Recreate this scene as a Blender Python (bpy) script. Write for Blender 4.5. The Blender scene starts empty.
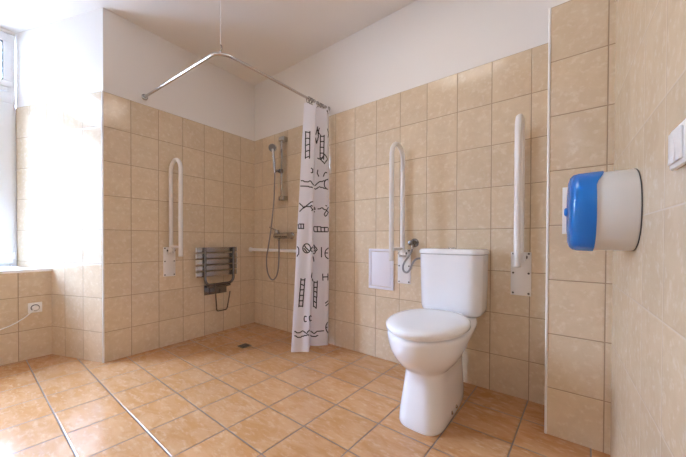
import bpy, bmesh, math, random
from mathutils import Vector, Matrix, noise
S = bpy.context.scene
COL = S.collection
PI = math.pi
rnd = random.Random(7)

# ------------------------------------------------------------------ materials
def new_mat(name):
    m = bpy.data.materials.new(name); m.use_nodes = True
    nt = m.node_tree; nt.nodes.clear()
    out = nt.nodes.new('ShaderNodeOutputMaterial')
    return m, nt, out

def simple(name, col, rough=0.5, metal=0.0, spec=0.5, coat=0.0, bump=None):
    m, nt, out = new_mat(name)
    p = nt.nodes.new('ShaderNodeBsdfPrincipled')
    p.inputs['Base Color'].default_value = (*col, 1)
    p.inputs['Roughness'].default_value = rough
    p.inputs['Metallic'].default_value = metal
    p.inputs['Specular IOR Level'].default_value = spec
    p.inputs['Coat Weight'].default_value = coat
    p.inputs['Coat Roughness'].default_value = 0.08
    if bump:
        tc = nt.nodes.new('ShaderNodeTexCoord')
        n = nt.nodes.new('ShaderNodeTexNoise'); n.inputs['Scale'].default_value = bump[0]; n.inputs['Detail'].default_value = 4
        b = nt.nodes.new('ShaderNodeBump'); b.inputs['Strength'].default_value = bump[1]; b.inputs['Distance'].default_value = bump[2]
        nt.links.new(tc.outputs['Object'], n.inputs['Vector'])
        nt.links.new(n.outputs['Fac'], b.inputs['Height'])
        nt.links.new(b.outputs['Normal'], p.inputs['Normal'])
    nt.links.new(p.outputs['BSDF'], out.inputs['Surface'])
    return m

class NB:
    """small node-building helper"""
    def __init__(self, nt): self.nt = nt
    def n(self, t, **kw):
        nd = self.nt.nodes.new(t)
        for k, v in kw.items(): setattr(nd, k, v)
        return nd
    def link(self, a, b): self.nt.links.new(a, b)
    def val(self, sock, v):
        if hasattr(v, 'is_linked') or hasattr(v, 'links'): self.link(v, sock)
        else: sock.default_value = v
    def math(self, op, a, b=None, c=None):
        nd = self.n('ShaderNodeMath', operation=op)
        self.val(nd.inputs[0], a)
        if b is not None: self.val(nd.inputs[1], b)
        if c is not None: self.val(nd.inputs[2], c)
        return nd.outputs[0]
    def mix(self, f, a, b):
        nd = self.n('ShaderNodeMix', data_type='RGBA')
        self.val(nd.inputs['Factor'], f)
        for s, v in ((nd.inputs[6], a), (nd.inputs[7], b)):
            if isinstance(v, tuple): s.default_value = (*v, 1)
            else: self.link(v, s)
        return nd.outputs[2]
    def ramp(self, f, lo, hi):
        nd = self.n('ShaderNodeMapRange', interpolation_type='SMOOTHSTEP')
        self.val(nd.inputs['Value'], f)
        nd.inputs['From Min'].default_value = lo; nd.inputs['From Max'].default_value = hi
        return nd.outputs[0]

def tile_mat(name, ux, uy, u0, w, vz, v0, h, colA, colB, colC, grout, gw, rough, wob, nscale, vx=0.0, vy=0.0, stretch=(1, 1, 1), grough=0.6, depth=0.0012, spec=0.5):
    """ceramic tiles: u = ux*x+uy*y-u0 every w metres, v = vx*x+vy*y+vz*z-v0 every h metres"""
    m, nt, out = new_mat(name); B = NB(nt)
    tc = B.n('ShaderNodeTexCoord')
    sx = B.n('ShaderNodeSeparateXYZ'); B.link(tc.outputs['Object'], sx.inputs[0])
    X, Y, Z = sx.outputs
    u = B.math('ADD', B.math('MULTIPLY', X, ux), B.math('MULTIPLY_ADD', Y, uy, -u0))
    v = B.math('ADD', B.math('MULTIPLY', X, vx), B.math('ADD', B.math('MULTIPLY', Y, vy), B.math('MULTIPLY_ADD', Z, vz, -v0)))
    us = B.math('DIVIDE', u, w); vs = B.math('DIVIDE', v, h)
    fu = B.math('FRACT', us); fv = B.math('FRACT', vs)
    du = B.math('MULTIPLY', B.math('MINIMUM', fu, B.math('SUBTRACT', 1.0, fu)), w)
    dv = B.math('MULTIPLY', B.math('MINIMUM', fv, B.math('SUBTRACT', 1.0, fv)), h)
    d = B.math('MINIMUM', du, dv)
    tile = B.ramp(d, gw * 0.5, gw * 0.5 + 0.0012)
    cid = B.n('ShaderNodeCombineXYZ')
    B.link(B.math('FLOOR', us), cid.inputs[0]); B.link(B.math('FLOOR', vs), cid.inputs[1])
    wn = B.n('ShaderNodeTexWhiteNoise', noise_dimensions='3D'); B.link(cid.outputs[0], wn.inputs['Vector'])
    # marbling differs from tile to tile
    off = B.n('ShaderNodeVectorMath', operation='SCALE'); B.link(wn.outputs['Color'], off.inputs[0]); off.inputs['Scale'].default_value = 40.0
    mp = B.n('ShaderNodeVectorMath', operation='MULTIPLY'); B.link(tc.outputs['Object'], mp.inputs[0]); mp.inputs[1].default_value = stretch
    ad = B.n('ShaderNodeVectorMath', operation='ADD'); B.link(mp.outputs[0], ad.inputs[0]); B.link(off.outputs[0], ad.inputs[1])
    n1 = B.n('ShaderNodeTexNoise'); n1.inputs['Scale'].default_value = nscale; n1.inputs['Detail'].default_value = 5; n1.inputs['Roughness'].default_value = 0.62; n1.inputs['Distortion'].default_value = 0.6
    n2 = B.n('ShaderNodeTexNoise'); n2.inputs['Scale'].default_value = nscale * 3.1; n2.inputs['Detail'].default_value = 4; n2.inputs['Roughness'].default_value = 0.6
    B.link(ad.outputs[0], n1.inputs['Vector']); B.link(ad.outputs[0], n2.inputs['Vector'])
    c = B.mix(B.ramp(n1.outputs['Fac'], 0.36, 0.64), colA, colB)
    c = B.mix(B.math('MULTIPLY', B.ramp(n2.outputs['Fac'], 0.5, 0.72), 0.75), c, colC)
    hv = B.n('ShaderNodeHueSaturation'); B.link(c, hv.inputs['Color'])
    B.link(B.math('MULTIPLY_ADD', wn.outputs['Value'], 0.08, 0.96), hv.inputs['Value'])
    col = B.mix(tile, grout, hv.outputs[0])
    p = B.n('ShaderNodeBsdfPrincipled')
    B.link(col, p.inputs['Base Color']); p.inputs['Specular IOR Level'].default_value = spec
    B.link(B.math('MULTIPLY_ADD', tile, rough - grough, grough), p.inputs['Roughness'])
    # height: recessed joints, faint waviness of the glaze
    n3 = B.n('ShaderNodeTexNoise'); n3.inputs['Scale'].default_value = 9.0; n3.inputs['Detail'].default_value = 2
    B.link(ad.outputs[0], n3.inputs['Vector'])
    hgt = B.math('ADD', B.math('MULTIPLY', B.ramp(d, gw * 0.3, gw * 0.5 + 0.004), depth), B.math('MULTIPLY', n3.outputs['Fac'], wob))
    bp = B.n('ShaderNodeBump'); bp.inputs['Strength'].default_value = 0.8; bp.inputs['Distance'].default_value = 1.0
    B.link(hgt, bp.inputs['Height']); B.link(bp.outputs['Normal'], p.inputs['Normal'])
    B.link(p.outputs['BSDF'], out.inputs['Surface'])
    return m

TW, TH, TOP = 0.1955, 0.25, 1.97
WA, WB, WC = (0.65, 0.52, 0.365), (0.69, 0.56, 0.40), (0.76, 0.655, 0.52)
WG = (0.36, 0.255, 0.165)
def wall_tile(name, ux, uy, u0, rough=0.12, wob=0.0006, grout=WG, grough=0.6, gw=0.0028, depth=0.0012): return tile_mat(name, ux, uy, u0, TW, 1.0, TOP, TH, WA, WB, WC, grout, gw, rough, wob, 12.0, grough=grough, depth=depth)
RD = Vector((-0.930, -0.3665)); RD.normalize()
M_left = wall_tile('beige_tile_left', 0, 1, -0.175)
M_back = wall_tile('beige_tile_back', 1, 0, 2.279)
M_pillar = wall_tile('beige_tile_pillar', 1, 0, 2.755)
M_pside = wall_tile('beige_tile_pillar_side', 0, 1, -0.282)
M_right = wall_tile('beige_tile_right', 0, 1, -0.41, 0.2, 0.0003, (0.74, 0.63, 0.50), 0.12, 0.0024, 0.0004)
M_rev = wall_tile('beige_tile_reveal', RD.x, RD.y, 0.207 + RD.y * -1.328)
M_rev2 = wall_tile('beige_tile_reveal_far', RD.x, -RD.y, 0.207 + RD.y * 3.132 * -1 * -1)
M_sillbox = wall_tile('beige_tile_sill', 0, 1, -1.707)
M_front = wall_tile('beige_tile_front', 1, 0, 0.1)
M_floor = tile_mat('terracotta_floor_tile', 1, -0.06, 2.43 + 0.042, 0.26, 0.0, 0.022, 0.2415, (0.48, 0.232, 0.088), (0.56, 0.31, 0.15), (0.63, 0.41, 0.25), (0.15, 0.115, 0.09), 0.004, 0.2, 0.0010, 10.0, vy=1.0, stretch=(0.7, 1.5, 1), grough=0.35, depth=0.002, spec=0.75)
M_paint = simple('white_plaster', (0.80, 0.77, 0.735), 0.75, bump=(60, 0.15, 0.002))
M_ceil = simple('white_ceiling_paint', (0.78, 0.74, 0.70), 0.8)
M_trim = simple('white_plastic_trim', (0.86, 0.85, 0.83), 0.35)
M_pvc = simple('white_window_plastic', (0.84, 0.86, 0.88), 0.3)
M_sill = simple('white_sill_board', (0.88, 0.88, 0.87), 0.25)
M_dark = simple('dark_gasket', (0.05, 0.05, 0.055), 0.5)
M_enamel = simple('white_enamelled_tube', (0.77, 0.74, 0.72), 0.28)
M_plate = simple('white_painted_plate', (0.80, 0.78, 0.77), 0.4)
M_screw = simple('dark_screw_steel', (0.10, 0.09, 0.08), 0.35, 0.8)
M_chrome = simple('chrome', (0.52, 0.51, 0.50), 0.13, 1.0)
M_steel = simple('brushed_steel', (0.52, 0.49, 0.46), 0.27, 1.0)
M_rail = simple('satin_aluminium', (0.62, 0.60, 0.59), 0.25, 1.0)
M_chrome_dark = simple('dark_chrome', (0.22, 0.21, 0.21), 0.2, 1.0)
M_hose = simple('braided_steel_hose', (0.27, 0.26, 0.26), 0.38, 1.0)
M_ceramic = simple('white_ceramic', (0.84, 0.84, 0.86), 0.09, coat=0.3)
M_lid = simple('white_seat_plastic', (0.84, 0.84, 0.85), 0.14)
M_panel = simple('white_access_plastic', (0.78, 0.76, 0.83), 0.4)
M_abs = simple('pale_grey_plastic', (0.70, 0.69, 0.67), 0.35)
M_white = simple('white_plastic', (0.84, 0.84, 0.84), 0.3)
M_grey = simple('grey_plastic', (0.38, 0.39, 0.40), 0.4)
M_rubber = simple('pale_rubber', (0.66, 0.63, 0.60), 0.6)
M_nozzle = simple('grey_nozzle_face', (0.16, 0.16, 0.17), 0.4)
M_ink = simple('black_print_ink', (0.028, 0.026, 0.03), 0.7)
M_paper = simple('white_card', (0.85, 0.85, 0.86), 0.6)
M_wood = simple('white_door_paint', (0.78, 0.76, 0.73), 0.4)

def blue_mat():
    m, nt, out = new_mat('translucent_blue_plastic'); B = NB(nt)
    p = B.n('ShaderNodeBsdfPrincipled')
    p.inputs['Base Color'].default_value = (0.025, 0.25, 0.66, 1); p.inputs['Roughness'].default_value = 0.1
    p.inputs['Coat Weight'].default_value = 0.6; p.inputs['Coat Roughness'].default_value = 0.05
    t = B.n('ShaderNodeBsdfTranslucent'); t.inputs['Color'].default_value = (0.06, 0.42, 0.95, 1)
    mx = B.n('ShaderNodeMixShader'); mx.inputs[0].default_value = 0.42
    B.link(p.outputs[0], mx.inputs[1]); B.link(t.outputs[0], mx.inputs[2]); B.link(mx.outputs[0], out.inputs['Surface'])
    return m
M_blue = blue_mat()

def cloth_mat(name, col, tr, f):
    m, nt, out = new_mat(name); B = NB(nt)
    d = B.n('ShaderNodeBsdfPrincipled'); d.inputs['Base Color'].default_value = (*col, 1); d.inputs['Roughness'].default_value = 0.55
    d.inputs['Specular IOR Level'].default_value = 0.3
    t = B.n('ShaderNodeBsdfTranslucent'); t.inputs['Color'].default_value = (*tr, 1)
    mx = B.n('ShaderNodeMixShader'); mx.inputs[0].default_value = f
    B.link(d.outputs[0], mx.inputs[1]); B.link(t.outputs[0], mx.inputs[2]); B.link(mx.outputs[0], out.inputs['Surface'])
    return m
M_curtain = cloth_mat('white_curtain_fabric', (0.80, 0.785, 0.84), (0.80, 0.785, 0.84), 0.25)
M_blind = cloth_mat('pale_blind_fabric', (0.72, 0.75, 0.80), (0.78, 0.82, 0.90), 0.4)

def glass_mat():
    m, nt, out = new_mat('window_glass'); B = NB(nt)
    t = B.n('ShaderNodeBsdfTransparent'); t.inputs['Color'].default_value = (0.97, 0.98, 0.98, 1)
    g = B.n('ShaderNodeBsdfGlossy'); g.inputs['Roughness'].default_value = 0.02
    fr = B.n('ShaderNodeFresnel'); fr.inputs['IOR'].default_value = 1.45
    mx = B.n('ShaderNodeMixShader')
    ge = B.n('ShaderNodeNewGeometry')
    B.link(B.math('MULTIPLY', fr.outputs[0], B.math('SUBTRACT', 1.0, ge.outputs['Backfacing'])), mx.inputs[0]); B.link(t.outputs[0], mx.inputs[1]); B.link(g.outputs[0], mx.inputs[2]); B.link(mx.outputs[0], out.inputs['Surface'])
    return m
M_glass = glass_mat()
def fill_mat():
    m, nt, out = new_mat('fill_light_diffuser'); B = NB(nt)
    e = B.n('ShaderNodeEmission'); e.inputs['Color'].default_value = (1.0, 0.95, 0.89, 1); e.inputs['Strength'].default_value = FILL
    B.link(e.outputs[0], out.inputs['Surface']); return m
FILL = 2.7  # emission strength of the added fill light
M_fill = fill_mat()

# ------------------------------------------------------------------ mesh helpers
def finish(bm, angle=38):
    bmesh.ops.recalc_face_normals(bm, faces=bm.faces)
    a = math.radians(angle)
    for e in bm.edges:
        e.smooth = len(e.link_faces) != 2 or e.calc_face_angle(0) < a
    for f in bm.faces: f.smooth = True

def obj(name, bm, mats, parent=None, angle=38, recalc=True):
    me = bpy.data.meshes.new(name)
    if recalc: finish(bm, angle)
    bm.to_mesh(me); bm.free()
    for m in (mats if isinstance(mats, (list, tuple)) else [mats]): me.materials.append(m)
    o = bpy.data.objects.new(name, me); COL.objects.link(o)
    if parent: o.parent = parent
    return o

def struct(o): o['kind'] = 'structure'; return o
def tag(o, label, cat, group=None):
    o['label'] = label; o['category'] = cat
    if group: o['group'] = group
    return o
def thing(name, label, cat, loc=(0, 0, 0), rz=0.0, group=None):
    o = bpy.data.objects.new(name, None); COL.objects.link(o); o.empty_display_size = 0.05
    o.location = loc; o.rotation_euler = (0, 0, rz)
    return tag(o, label, cat, group)

def bbox(bm, x0, x1, y0, y1, z0, z1, bev=0.0, seg=2, mi=0):
    r = bmesh.ops.create_cube(bm, size=1.0)
    vs = r['verts']
    for v in vs:
        v.co = Vector((x0 + (v.co.x + .5) * (x1 - x0), y0 + (v.co.y + .5) * (y1 - y0), z0 + (v.co.z + .5) * (z1 - z0)))
    fs = list({f for v in vs for f in v.link_faces})
    for f in fs: f.material_index = mi
    if bev > 0:
        es = list({e for v in vs for e in v.link_edges})
        bmesh.ops.bevel(bm, geom=es, offset=bev, segments=seg, affect='EDGES', profile=0.5, material=mi)

def box(x0, x1, y0, y1, z0, z1, bev=0.0, seg=2):
    bm = bmesh.new(); bbox(bm, x0, x1, y0, y1, z0, z1, bev, seg); return bm

def sweep(bm, pts, r, seg=14, closed=False, caps=True, flat=1.0, mi=0):
    pts = [Vector(p) for p in pts]; n = len(pts)
    tans = []
    for i in range(n):
        a = pts[(i - 1) % n] if (closed or i) else pts[0]
        b = pts[(i + 1) % n] if (closed or i < n - 1) else pts[-1]
        tans.append((b - a).normalized())
    t = tans[0]; up = Vector((0, 0, 1)) if abs(t.z) < 0.9 else Vector((1, 0, 0))
    nrm = (up - t * up.dot(t)).normalized()
    rings = []
    for i in range(n):
        if i:
            q = tans[i - 1].rotation_difference(tans[i]); nrm = (q @ nrm); nrm = (nrm - tans[i] * nrm.dot(tans[i])).normalized()
        bi = tans[i].cross(nrm)
        rr = r[i] if isinstance(r, (list, tuple)) else r
        rings.append([bm.verts.new(pts[i] + (nrm * math.cos(2 * PI * k / seg) * flat + bi * math.sin(2 * PI * k / seg)) * rr) for k in range(seg)])
    m = n if closed else n - 1
    for i in range(m):
        A, Bq = rings[i], rings[(i + 1) % n]
        for k in range(seg):
            f = bm.faces.new((A[k], A[(k + 1) % seg], Bq[(k + 1) % seg], Bq[k])); f.material_index = mi
    if caps and not closed:
        f = bm.faces.new(rings[0][::-1]); f.material_index = mi
        f = bm.faces.new(rings[-1]); f.material_index = mi
    return bm

def tube(pts, r, seg=14, **k):
    return sweep(bmesh.new(), pts, r, seg, **k)

def fillet(pts, r, n=8):
    """polyline with its corners rounded"""
    pts = [Vector(p) for p in pts]; out = [pts[0]]
    for i in range(1, len(pts) - 1):
        a, b, c = pts[i - 1], pts[i], pts[i + 1]
        d1 = (a - b).normalized(); d2 = (c - b).normalized()
        ang = d1.angle(d2); t = min(r / math.tan(ang / 2), (a - b).length * .49, (c - b).length * .49)
        rr = t * math.tan(ang / 2)
        cen = b + (d1 + d2).normalized() * (rr / math.sin(ang / 2))
        p0, p1 = b + d1 * t, b + d2 * t
        v0, v1 = p0 - cen, p1 - cen
        tot = v0.angle(v1)
        for k in range(n + 1):
            s = k / n
            out.append(cen + (v0 * math.sin((1 - s) * tot) + v1 * math.sin(s * tot)) / math.sin(tot))
    out.append(pts[-1]); return out

def catmull(pts, n=8):
    P = [Vector(p) for p in pts]; P = [P[0] * 2 - P[1]] + P + [P[-1] * 2 - P[-2]]; out = []
    for i in range(1, len(P) - 2):
        for k in range(n):
            t = k / n
            out.append(0.5 * ((2 * P[i]) + (P[i + 1] - P[i - 1]) * t + (2 * P[i - 1] - 5 * P[i] + 4 * P[i + 1] - P[i + 2]) * t * t + (3 * P[i] - P[i - 1] - 3 * P[i + 1] + P[i + 2]) * t ** 3))
    out.append(P[-2]); return out

def lathe(bm, prof, origin, axis, seg=28, mi=0):
    """prof: (distance along axis, radius)"""
    ax = Vector(axis).normalized(); o = Vector(origin)
    up = Vector((0, 0, 1)) if abs(ax.z) < .9 else Vector((1, 0, 0))
    e1 = (up - ax * up.dot(ax)).normalized(); e2 = ax.cross(e1)
    rings = []
    for d, r in prof:
        if r < 1e-6: rings.append([bm.verts.new(o + ax * d)])
        else: rings.append([bm.verts.new(o + ax * d + (e1 * math.cos(2 * PI * k / seg) + e2 * math.sin(2 * PI * k / seg)) * r) for k in range(seg)])
    for A, Bq in zip(rings, rings[1:]):
        for k in range(seg):
            a, b = A[k % len(A)], A[(k + 1) % len(A)]; c, d = Bq[(k + 1) % len(Bq)], Bq[k % len(Bq)]
            vs = []
            for v in (a, b, c, d):
                if v not in vs: vs.append(v)
            if len(vs) > 2: f = bm.faces.new(vs); f.material_index = mi
    for R in (rings[0], rings[-1]):
        if len(R) > 2: f = bm.faces.new(R); f.material_index = mi
    return bm

def loft(bm, rings, cap0=True, cap1=True, mi=0):
    R = [[bm.verts.new(p) for p in r] for r in rings]; n = len(R[0])
    for A, Bq in zip(R, R[1:]):
        for k in range(n):
            f = bm.faces.new((A[k], A[(k + 1) % n], Bq[(k + 1) % n], Bq[k])); f.material_index = mi
    if cap0: f = bm.faces.new(R[0][::-1]); f.material_index = mi
    if cap1: f = bm.faces.new(R[-1]); f.material_index = mi
    return bm

def prism(bm, plan, z0, z1, mis, top=0):
    """plan polygon extruded; mis = material index of each side"""
    lo = [bm.verts.new((x, y, z0)) for x, y in plan]; hi = [bm.verts.new((x, y, z1)) for x, y in plan]; n = len(plan)
    for i in range(n):
        f = bm.faces.new((lo[i], lo[(i + 1) % n], hi[(i + 1) % n], hi[i])); f.material_index = mis[i]
    f = bm.faces.new(lo[::-1]); f.material_index = top
    f = bm.faces.new(hi); f.material_index = top
    return bm

# ------------------------------------------------------------------ the room
CEIL, XR, YF = 2.575, 2.776, -3.75
PO = 0.006                                                     # tiles stand this far proud of the plaster
struct(obj('floor', box(-0.52, XR + .1, YF - .1, 0.1, -0.08, 0.0), M_floor))
struct(obj('ceiling', box(-1.06, XR + .1, YF - .1, 0.1, CEIL, CEIL + .08), M_ceil))

def wall(name, tile_plan, tile_mis, paint_plan, mats, z1=CEIL):
    bm = bmesh.new()
    prism(bm, tile_plan, 0.0, TOP, tile_mis, 0)
    prism(bm, paint_plan, TOP, z1, [0] * len(paint_plan), 0)
    return struct(obj(name, bm, mats, angle=8))
WX, WY0, WY1 = -0.896, -1.681, -2.779                           # window plane and its jambs
Rn = Vector((0.3665, -0.930)) * PO                              # reveal normal
wall('wall_left', [(0, .1), (-1.06, .1), (-1.06, WY0), (WX, WY0), (0, -1.328)], [0, 0, 0, 2, 1],
     [(-PO, .1), (-1.06, .1), (-1.06, WY0 - Rn.y), (WX, WY0 - Rn.y), (-PO, -1.328 - Rn.y)], [M_paint, M_left, M_rev])
wall('wall_left_entrance', [(0, YF), (0, -3.132), (WX, WY1), (-1.06, WY1), (-1.06, YF)], [1, 2, 0, 0, 0],
     [(-PO, YF), (-PO, -3.132 + Rn.y), (WX, WY1 + Rn.y), (-1.06, WY1 + Rn.y), (-1.06, YF)], [M_paint, M_left, M_rev2])
wall('wall_back', [(0, 0), (XR, 0), (XR, .1), (0, .1)], [1, 0, 0, 0], [(-PO, PO), (XR + PO, PO), (XR + PO, .1), (-PO, .1)], [M_paint, M_back])
wall('wall_right', [(XR, .1), (XR, YF), (XR + .1, YF), (XR + .1, .1)], [1, 0, 0, 0],
     [(XR + PO, .1), (XR + PO, YF), (XR + .1, YF), (XR + .1, .1)], [M_paint, M_right])
wall('wall_front', [(0, YF), (0, YF - .1), (XR, YF - .1), (XR, YF)], [0, 0, 0, 1],
     [(0, YF - PO), (0, YF - .1), (XR, YF - .1), (XR, YF - PO)], [M_paint, M_front])
# boxed-in pipe pillar in the back right corner
bm = bmesh.new()
prism(bm, [(2.557, 0), (2.557, -.282), (XR, -.282), (XR, 0)], 0, TOP, [2, 1, 0, 0], 0)
prism(bm, [(2.557 + PO, 0), (2.557 + PO, -.282 + PO), (XR, -.282 + PO), (XR, 0)], TOP, CEIL, [0] * 4, 0)
struct(obj('wall_pillar', bm, [M_paint, M_pillar, M_pside]))
# parapet under the window, with its white board
SX = -0.513
def rev_y(x): return -1.328 + (x / -0.896) * (WY0 + 1.328)
bm = bmesh.new()
prism(bm, [(SX, rev_y(SX)), (WX, WY0), (-1.06, WY0), (-1.06, WY1), (WX, WY1), (SX, -4.46 - rev_y(SX))], 0, 0.652, [0, 0, 0, 0, 0, 1], 0)
struct(obj('wall_window', bm, [M_paint, M_sillbox], angle=8))
bm = bmesh.new(); fx = SX + 0.008
prism(bm, [(fx, rev_y(fx) - .001), (WX - .01, WY0 - .002), (WX - .01, WY1 + .002), (fx, -4.46 - rev_y(fx) + .001)], 0.652, 0.672, [0] * 4, 0)
struct(obj('window_sill', bm, M_sill, angle=8))
# wall above / beside the opening
bm = box(-1.06, WX, WY1, WY0, 2.555, CEIL); struct(obj('wall_window_head', bm, M_paint))

# white plastic edge strips on the two outside corners
bm = bmesh.new(); sweep(bm, [(-.0005, -1.3275, 0.001), (-.0005, -1.3275, TOP)], 0.006, 10); struct(obj('trim_1', bm, M_trim))
bm = bmesh.new(); sweep(bm, [(2.5575, -.2815, 0.001), (2.5575, -.2815, TOP)], 0.005, 10); struct(obj('trim_2', bm, M_trim))
# window: white plastic frame, transom lights over two sashes
win = struct(obj('window_1', (lambda b: [bbox(b, WX - .07, WX - .002, WY0 - .045, WY0 - .002, .674, 2.553, .004), bbox(b, WX - .07, WX - .002, WY1 + .002, WY1 + .045, .674, 2.553, .004),
    bbox(b, WX - .07, WX - .002, WY1 + .045, WY0 - .045, .674, .72, .004), bbox(b, WX - .07, WX - .002, WY1 + .045, WY0 - .045, 2.52, 2.553, .004),
    bbox(b, WX - .07, WX - .002, WY1 + .045, WY0 - .045, 2.085, 2.135, .004), bbox(b, WX - .07, WX - .002, -2.045, -1.995, .72, 2.52, .004)] and b)(bmesh.new()), M_pvc))
def sash(y0, y1, z0, z1, w=.05):
    b = bmesh.new(); x0, x1 = WX - .06, WX + (.008 if w < .06 else .018)
    for a in ((y0, y1, z0, z0 + w), (y0, y1, z1 - w, z1), (y0, y0 + w, z0 + w, z1 - w), (y1 - w, y1, z0 + w, z1 - w)):
        bbox(b, x0, x1, *a, .005)
    s = obj('window_sash', b, M_pvc, win)
    g = bmesh.new(); i = w
    for a in ((y0 + i, y1 - i, z0 + i, z0 + i + .006), (y0 + i, y1 - i, z1 - i - .006, z1 - i), (y0 + i, y0 + i + .006, z0 + i, z1 - i), (y1 - i - .006, y1 - i, z0 + i, z1 - i)):
        bbox(g, WX - .03, WX + .002, *a)
    obj('window_gasket', g, M_dark, s)
    obj('window_pane', box(WX - .028, WX - .022, y0 + w, y1 - w, z0 + w, z1 - w), M_glass, s)
sash(-2.015, -1.700, 2.12, 2.53); sash(-2.76, -2.025, 2.12, 2.53); sash(-2.018, -1.700, .70, 2.075, .085); sash(-2.76, -2.022, .70, 2.075, .085)
for y, z in ((-1.693, .735), (-1.693, 2.0), (-2.767, .735), (-2.767, 2.0)):
    obj('window_hinge', tube([(WX + .012, y, z), (WX + .012, y, z + .06)], .009, 12), M_white, win)
h = bmesh.new(); bbox(h, WX + .018, WX + .024, -2.065, -2.035, 1.33, 1.40, .003); bbox(h, WX + .024, WX + .04, -2.06, -2.04, 1.25, 1.385, .005)
obj('window_handle', h, M_white, win)

# door behind the camera
door = struct(obj('door_1', box(1.05, 1.95, YF + .001, YF + .04, .004, 2.02, .003), M_wood))
b = bmesh.new()
bbox(b, .97, 1.048, YF + .001, YF + .05, .002, 2.1, .004); bbox(b, 1.952, 2.03, YF + .001, YF + .05, .002, 2.1, .004); bbox(b, 1.048, 1.952, YF + .001, YF + .05, 2.022, 2.1, .004)
obj('door_frame', b, M_wood, door)
b = tube(fillet([(1.14, YF + .04, 1.02), (1.14, YF + .09, 1.02), (1.27, YF + .09, 1.02)], .015), .009)
obj('door_handle', b, M_chrome, door)

# added fill light under the ceiling, out of view, to brighten the room
lm = thing('fill_light', 'square white fill light panel added under the ceiling in front of the toilet', 'fill light', (1.9, -.95, CEIL))
obj('base', box(-.31, .31, -.31, .31, -.03, -.0005, .004), M_white, lm)
obj('diffuser', box(-.29, .29, -.29, .29, -.036, -.0305, .002), M_fill, lm)

# ------------------------------------------------------------------ folding grab bars (local: x along wall, -y out of the wall)
def make_grab_bar():
    t = thing('grab_rail', '', 'grab bar', group='white folding grab bars')
    obj('wall_plate', box(-.049, .049, -.006, 0, .588, .835, .0025), M_plate, t)
    for sx in (-.037, .037):
        for z in (.602, .716, .826):
            b = bmesh.new(); lathe(b, [(0, .0055), (.003, .0055), (.0045, .003), (.0045, 0)], (sx, -.006, z), (0, -1, 0), 12); obj('screw', b, M_screw, t)
    b = bmesh.new()
    bbox(b, -.022, -.0165, -.052, -.006, .782, .832, .002); bbox(b, .0165, .022, -.052, -.006, .782, .832, .002)
    sweep(b, [(-.027, -.036, .808), (.027, -.036, .808)], .007, 12)
    obj('hinge_bracket', b, M_plate, t)
    for s in (-1, 1):
        b = bmesh.new(); lathe(b, [(0, .0085), (.004, .0085), (.006, .005), (.006, 0)], (s * .027, -.036, .808), (s, 0, 0), 12); obj('hinge_bolt', b, M_screw, t)
    r = .0875; zc = 1.4655; yc = -.036 - r
    pts = [(0, -.036, .795), (0, -.036, 1.1), (0, -.036, 1.35)]
    pts += [(0, yc + r * math.cos(a), zc + r * math.sin(a)) for a in [PI * k / 20 for k in range(21)]]
    pts += [(0, yc - r, 1.3), (0, yc - r, 1.0), (0, yc - r, .772)]
    obj('bar', tube(pts, .016, 18), M_enamel, t)
    obj('brace', tube([(0, -.05, .84), (0, yc - r + .012, .84)], .0105, 12), M_enamel, t)
    b = bmesh.new(); lathe(b, [(0, .0165), (.006, .0165), (.009, .012), (.009, 0)], (0, yc - r, .772), (0, 0, -1), 18); obj('end_cap', b, M_rubber, t)
    b = bmesh.new(); lathe(b, [(0, .008), (.008, .008), (.0105, .006), (.0105, 0)], (0, -.0215, 1.385), (0, 1, 0), 12); obj('bumper', b, M_rubber, t)
    return t
def copy_tree(o):
    c = o.copy(); COL.objects.link(c)
    for ch in list(o.children):
        k = ch.copy(); COL.objects.link(k); k.parent = c
        for g in list(ch.children):
            q = g.copy(); COL.objects.link(q); q.parent = k
    return c
gb = make_grab_bar()
gb2 = copy_tree(gb); gb3 = copy_tree(gb)
gb.location = (1.731, 0, 0); gb['label'] = 'white folding grab bar beside the white access panel, left of the toilet tank'
gb2.location = (2.433, 0, 0); gb2['label'] = 'white folding grab bar between the toilet tank and the tiled pillar'
gb3.location = (0, -.8763, 0); gb3.rotation_euler = (0, 0, PI / 2); gb3['label'] = 'white folding grab bar on the shower side wall beside the steel folding seat'

# ------------------------------------------------------------------ shower
# curtain rail
RX, RY, RZ = 1.024, -1.058, 2.032
t = thing('curtain_rail', 'satin metal curtain rail bent round the shower corner high on the walls', 'curtain rail', (0, 0, 0))
obj('rail', tube(fillet([(.006, RY, RZ), (.992, -1.003, RZ), (1.024, -.006, RZ)], .10, 14), .0098, 14), M_rail, t)
for p, d in (((0, RY, RZ), (1, 0, 0)), ((RX, 0, RZ), (0, -1, 0))):
    b = bmesh.new(); lathe(b, [(.0005, .023), (.004, .023), (.007, .017), (.018, .0145), (.018, .0)], p, d, 20); obj('wall_flange', b, M_chrome, t)
    
HX, HY = .972, -.983
obj('hanger_wire', tube([(HX, HY, RZ + .045), (HX, HY, CEIL - .001)], .0011, 8), M_white, t)
b = bmesh.new(); sweep(b, catmull([(HX, HY, RZ + .05), (HX + .010, HY, RZ + .042), (HX + .011, HY, RZ + .027), (HX + .003, HY, RZ + .013), (HX - .008, HY, RZ + .016)], 6), .0035, 8)
obj('hanger_hook', b, M_chrome_dark, t)
b = bmesh.new(); lathe(b, [(0, .007), (.002, .007), (.004, .004), (.004, 0)], (HX, HY, CEIL - .0005), (0, 0, -1), 14); obj('ceiling_rosette', b, M_white, t)

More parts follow.
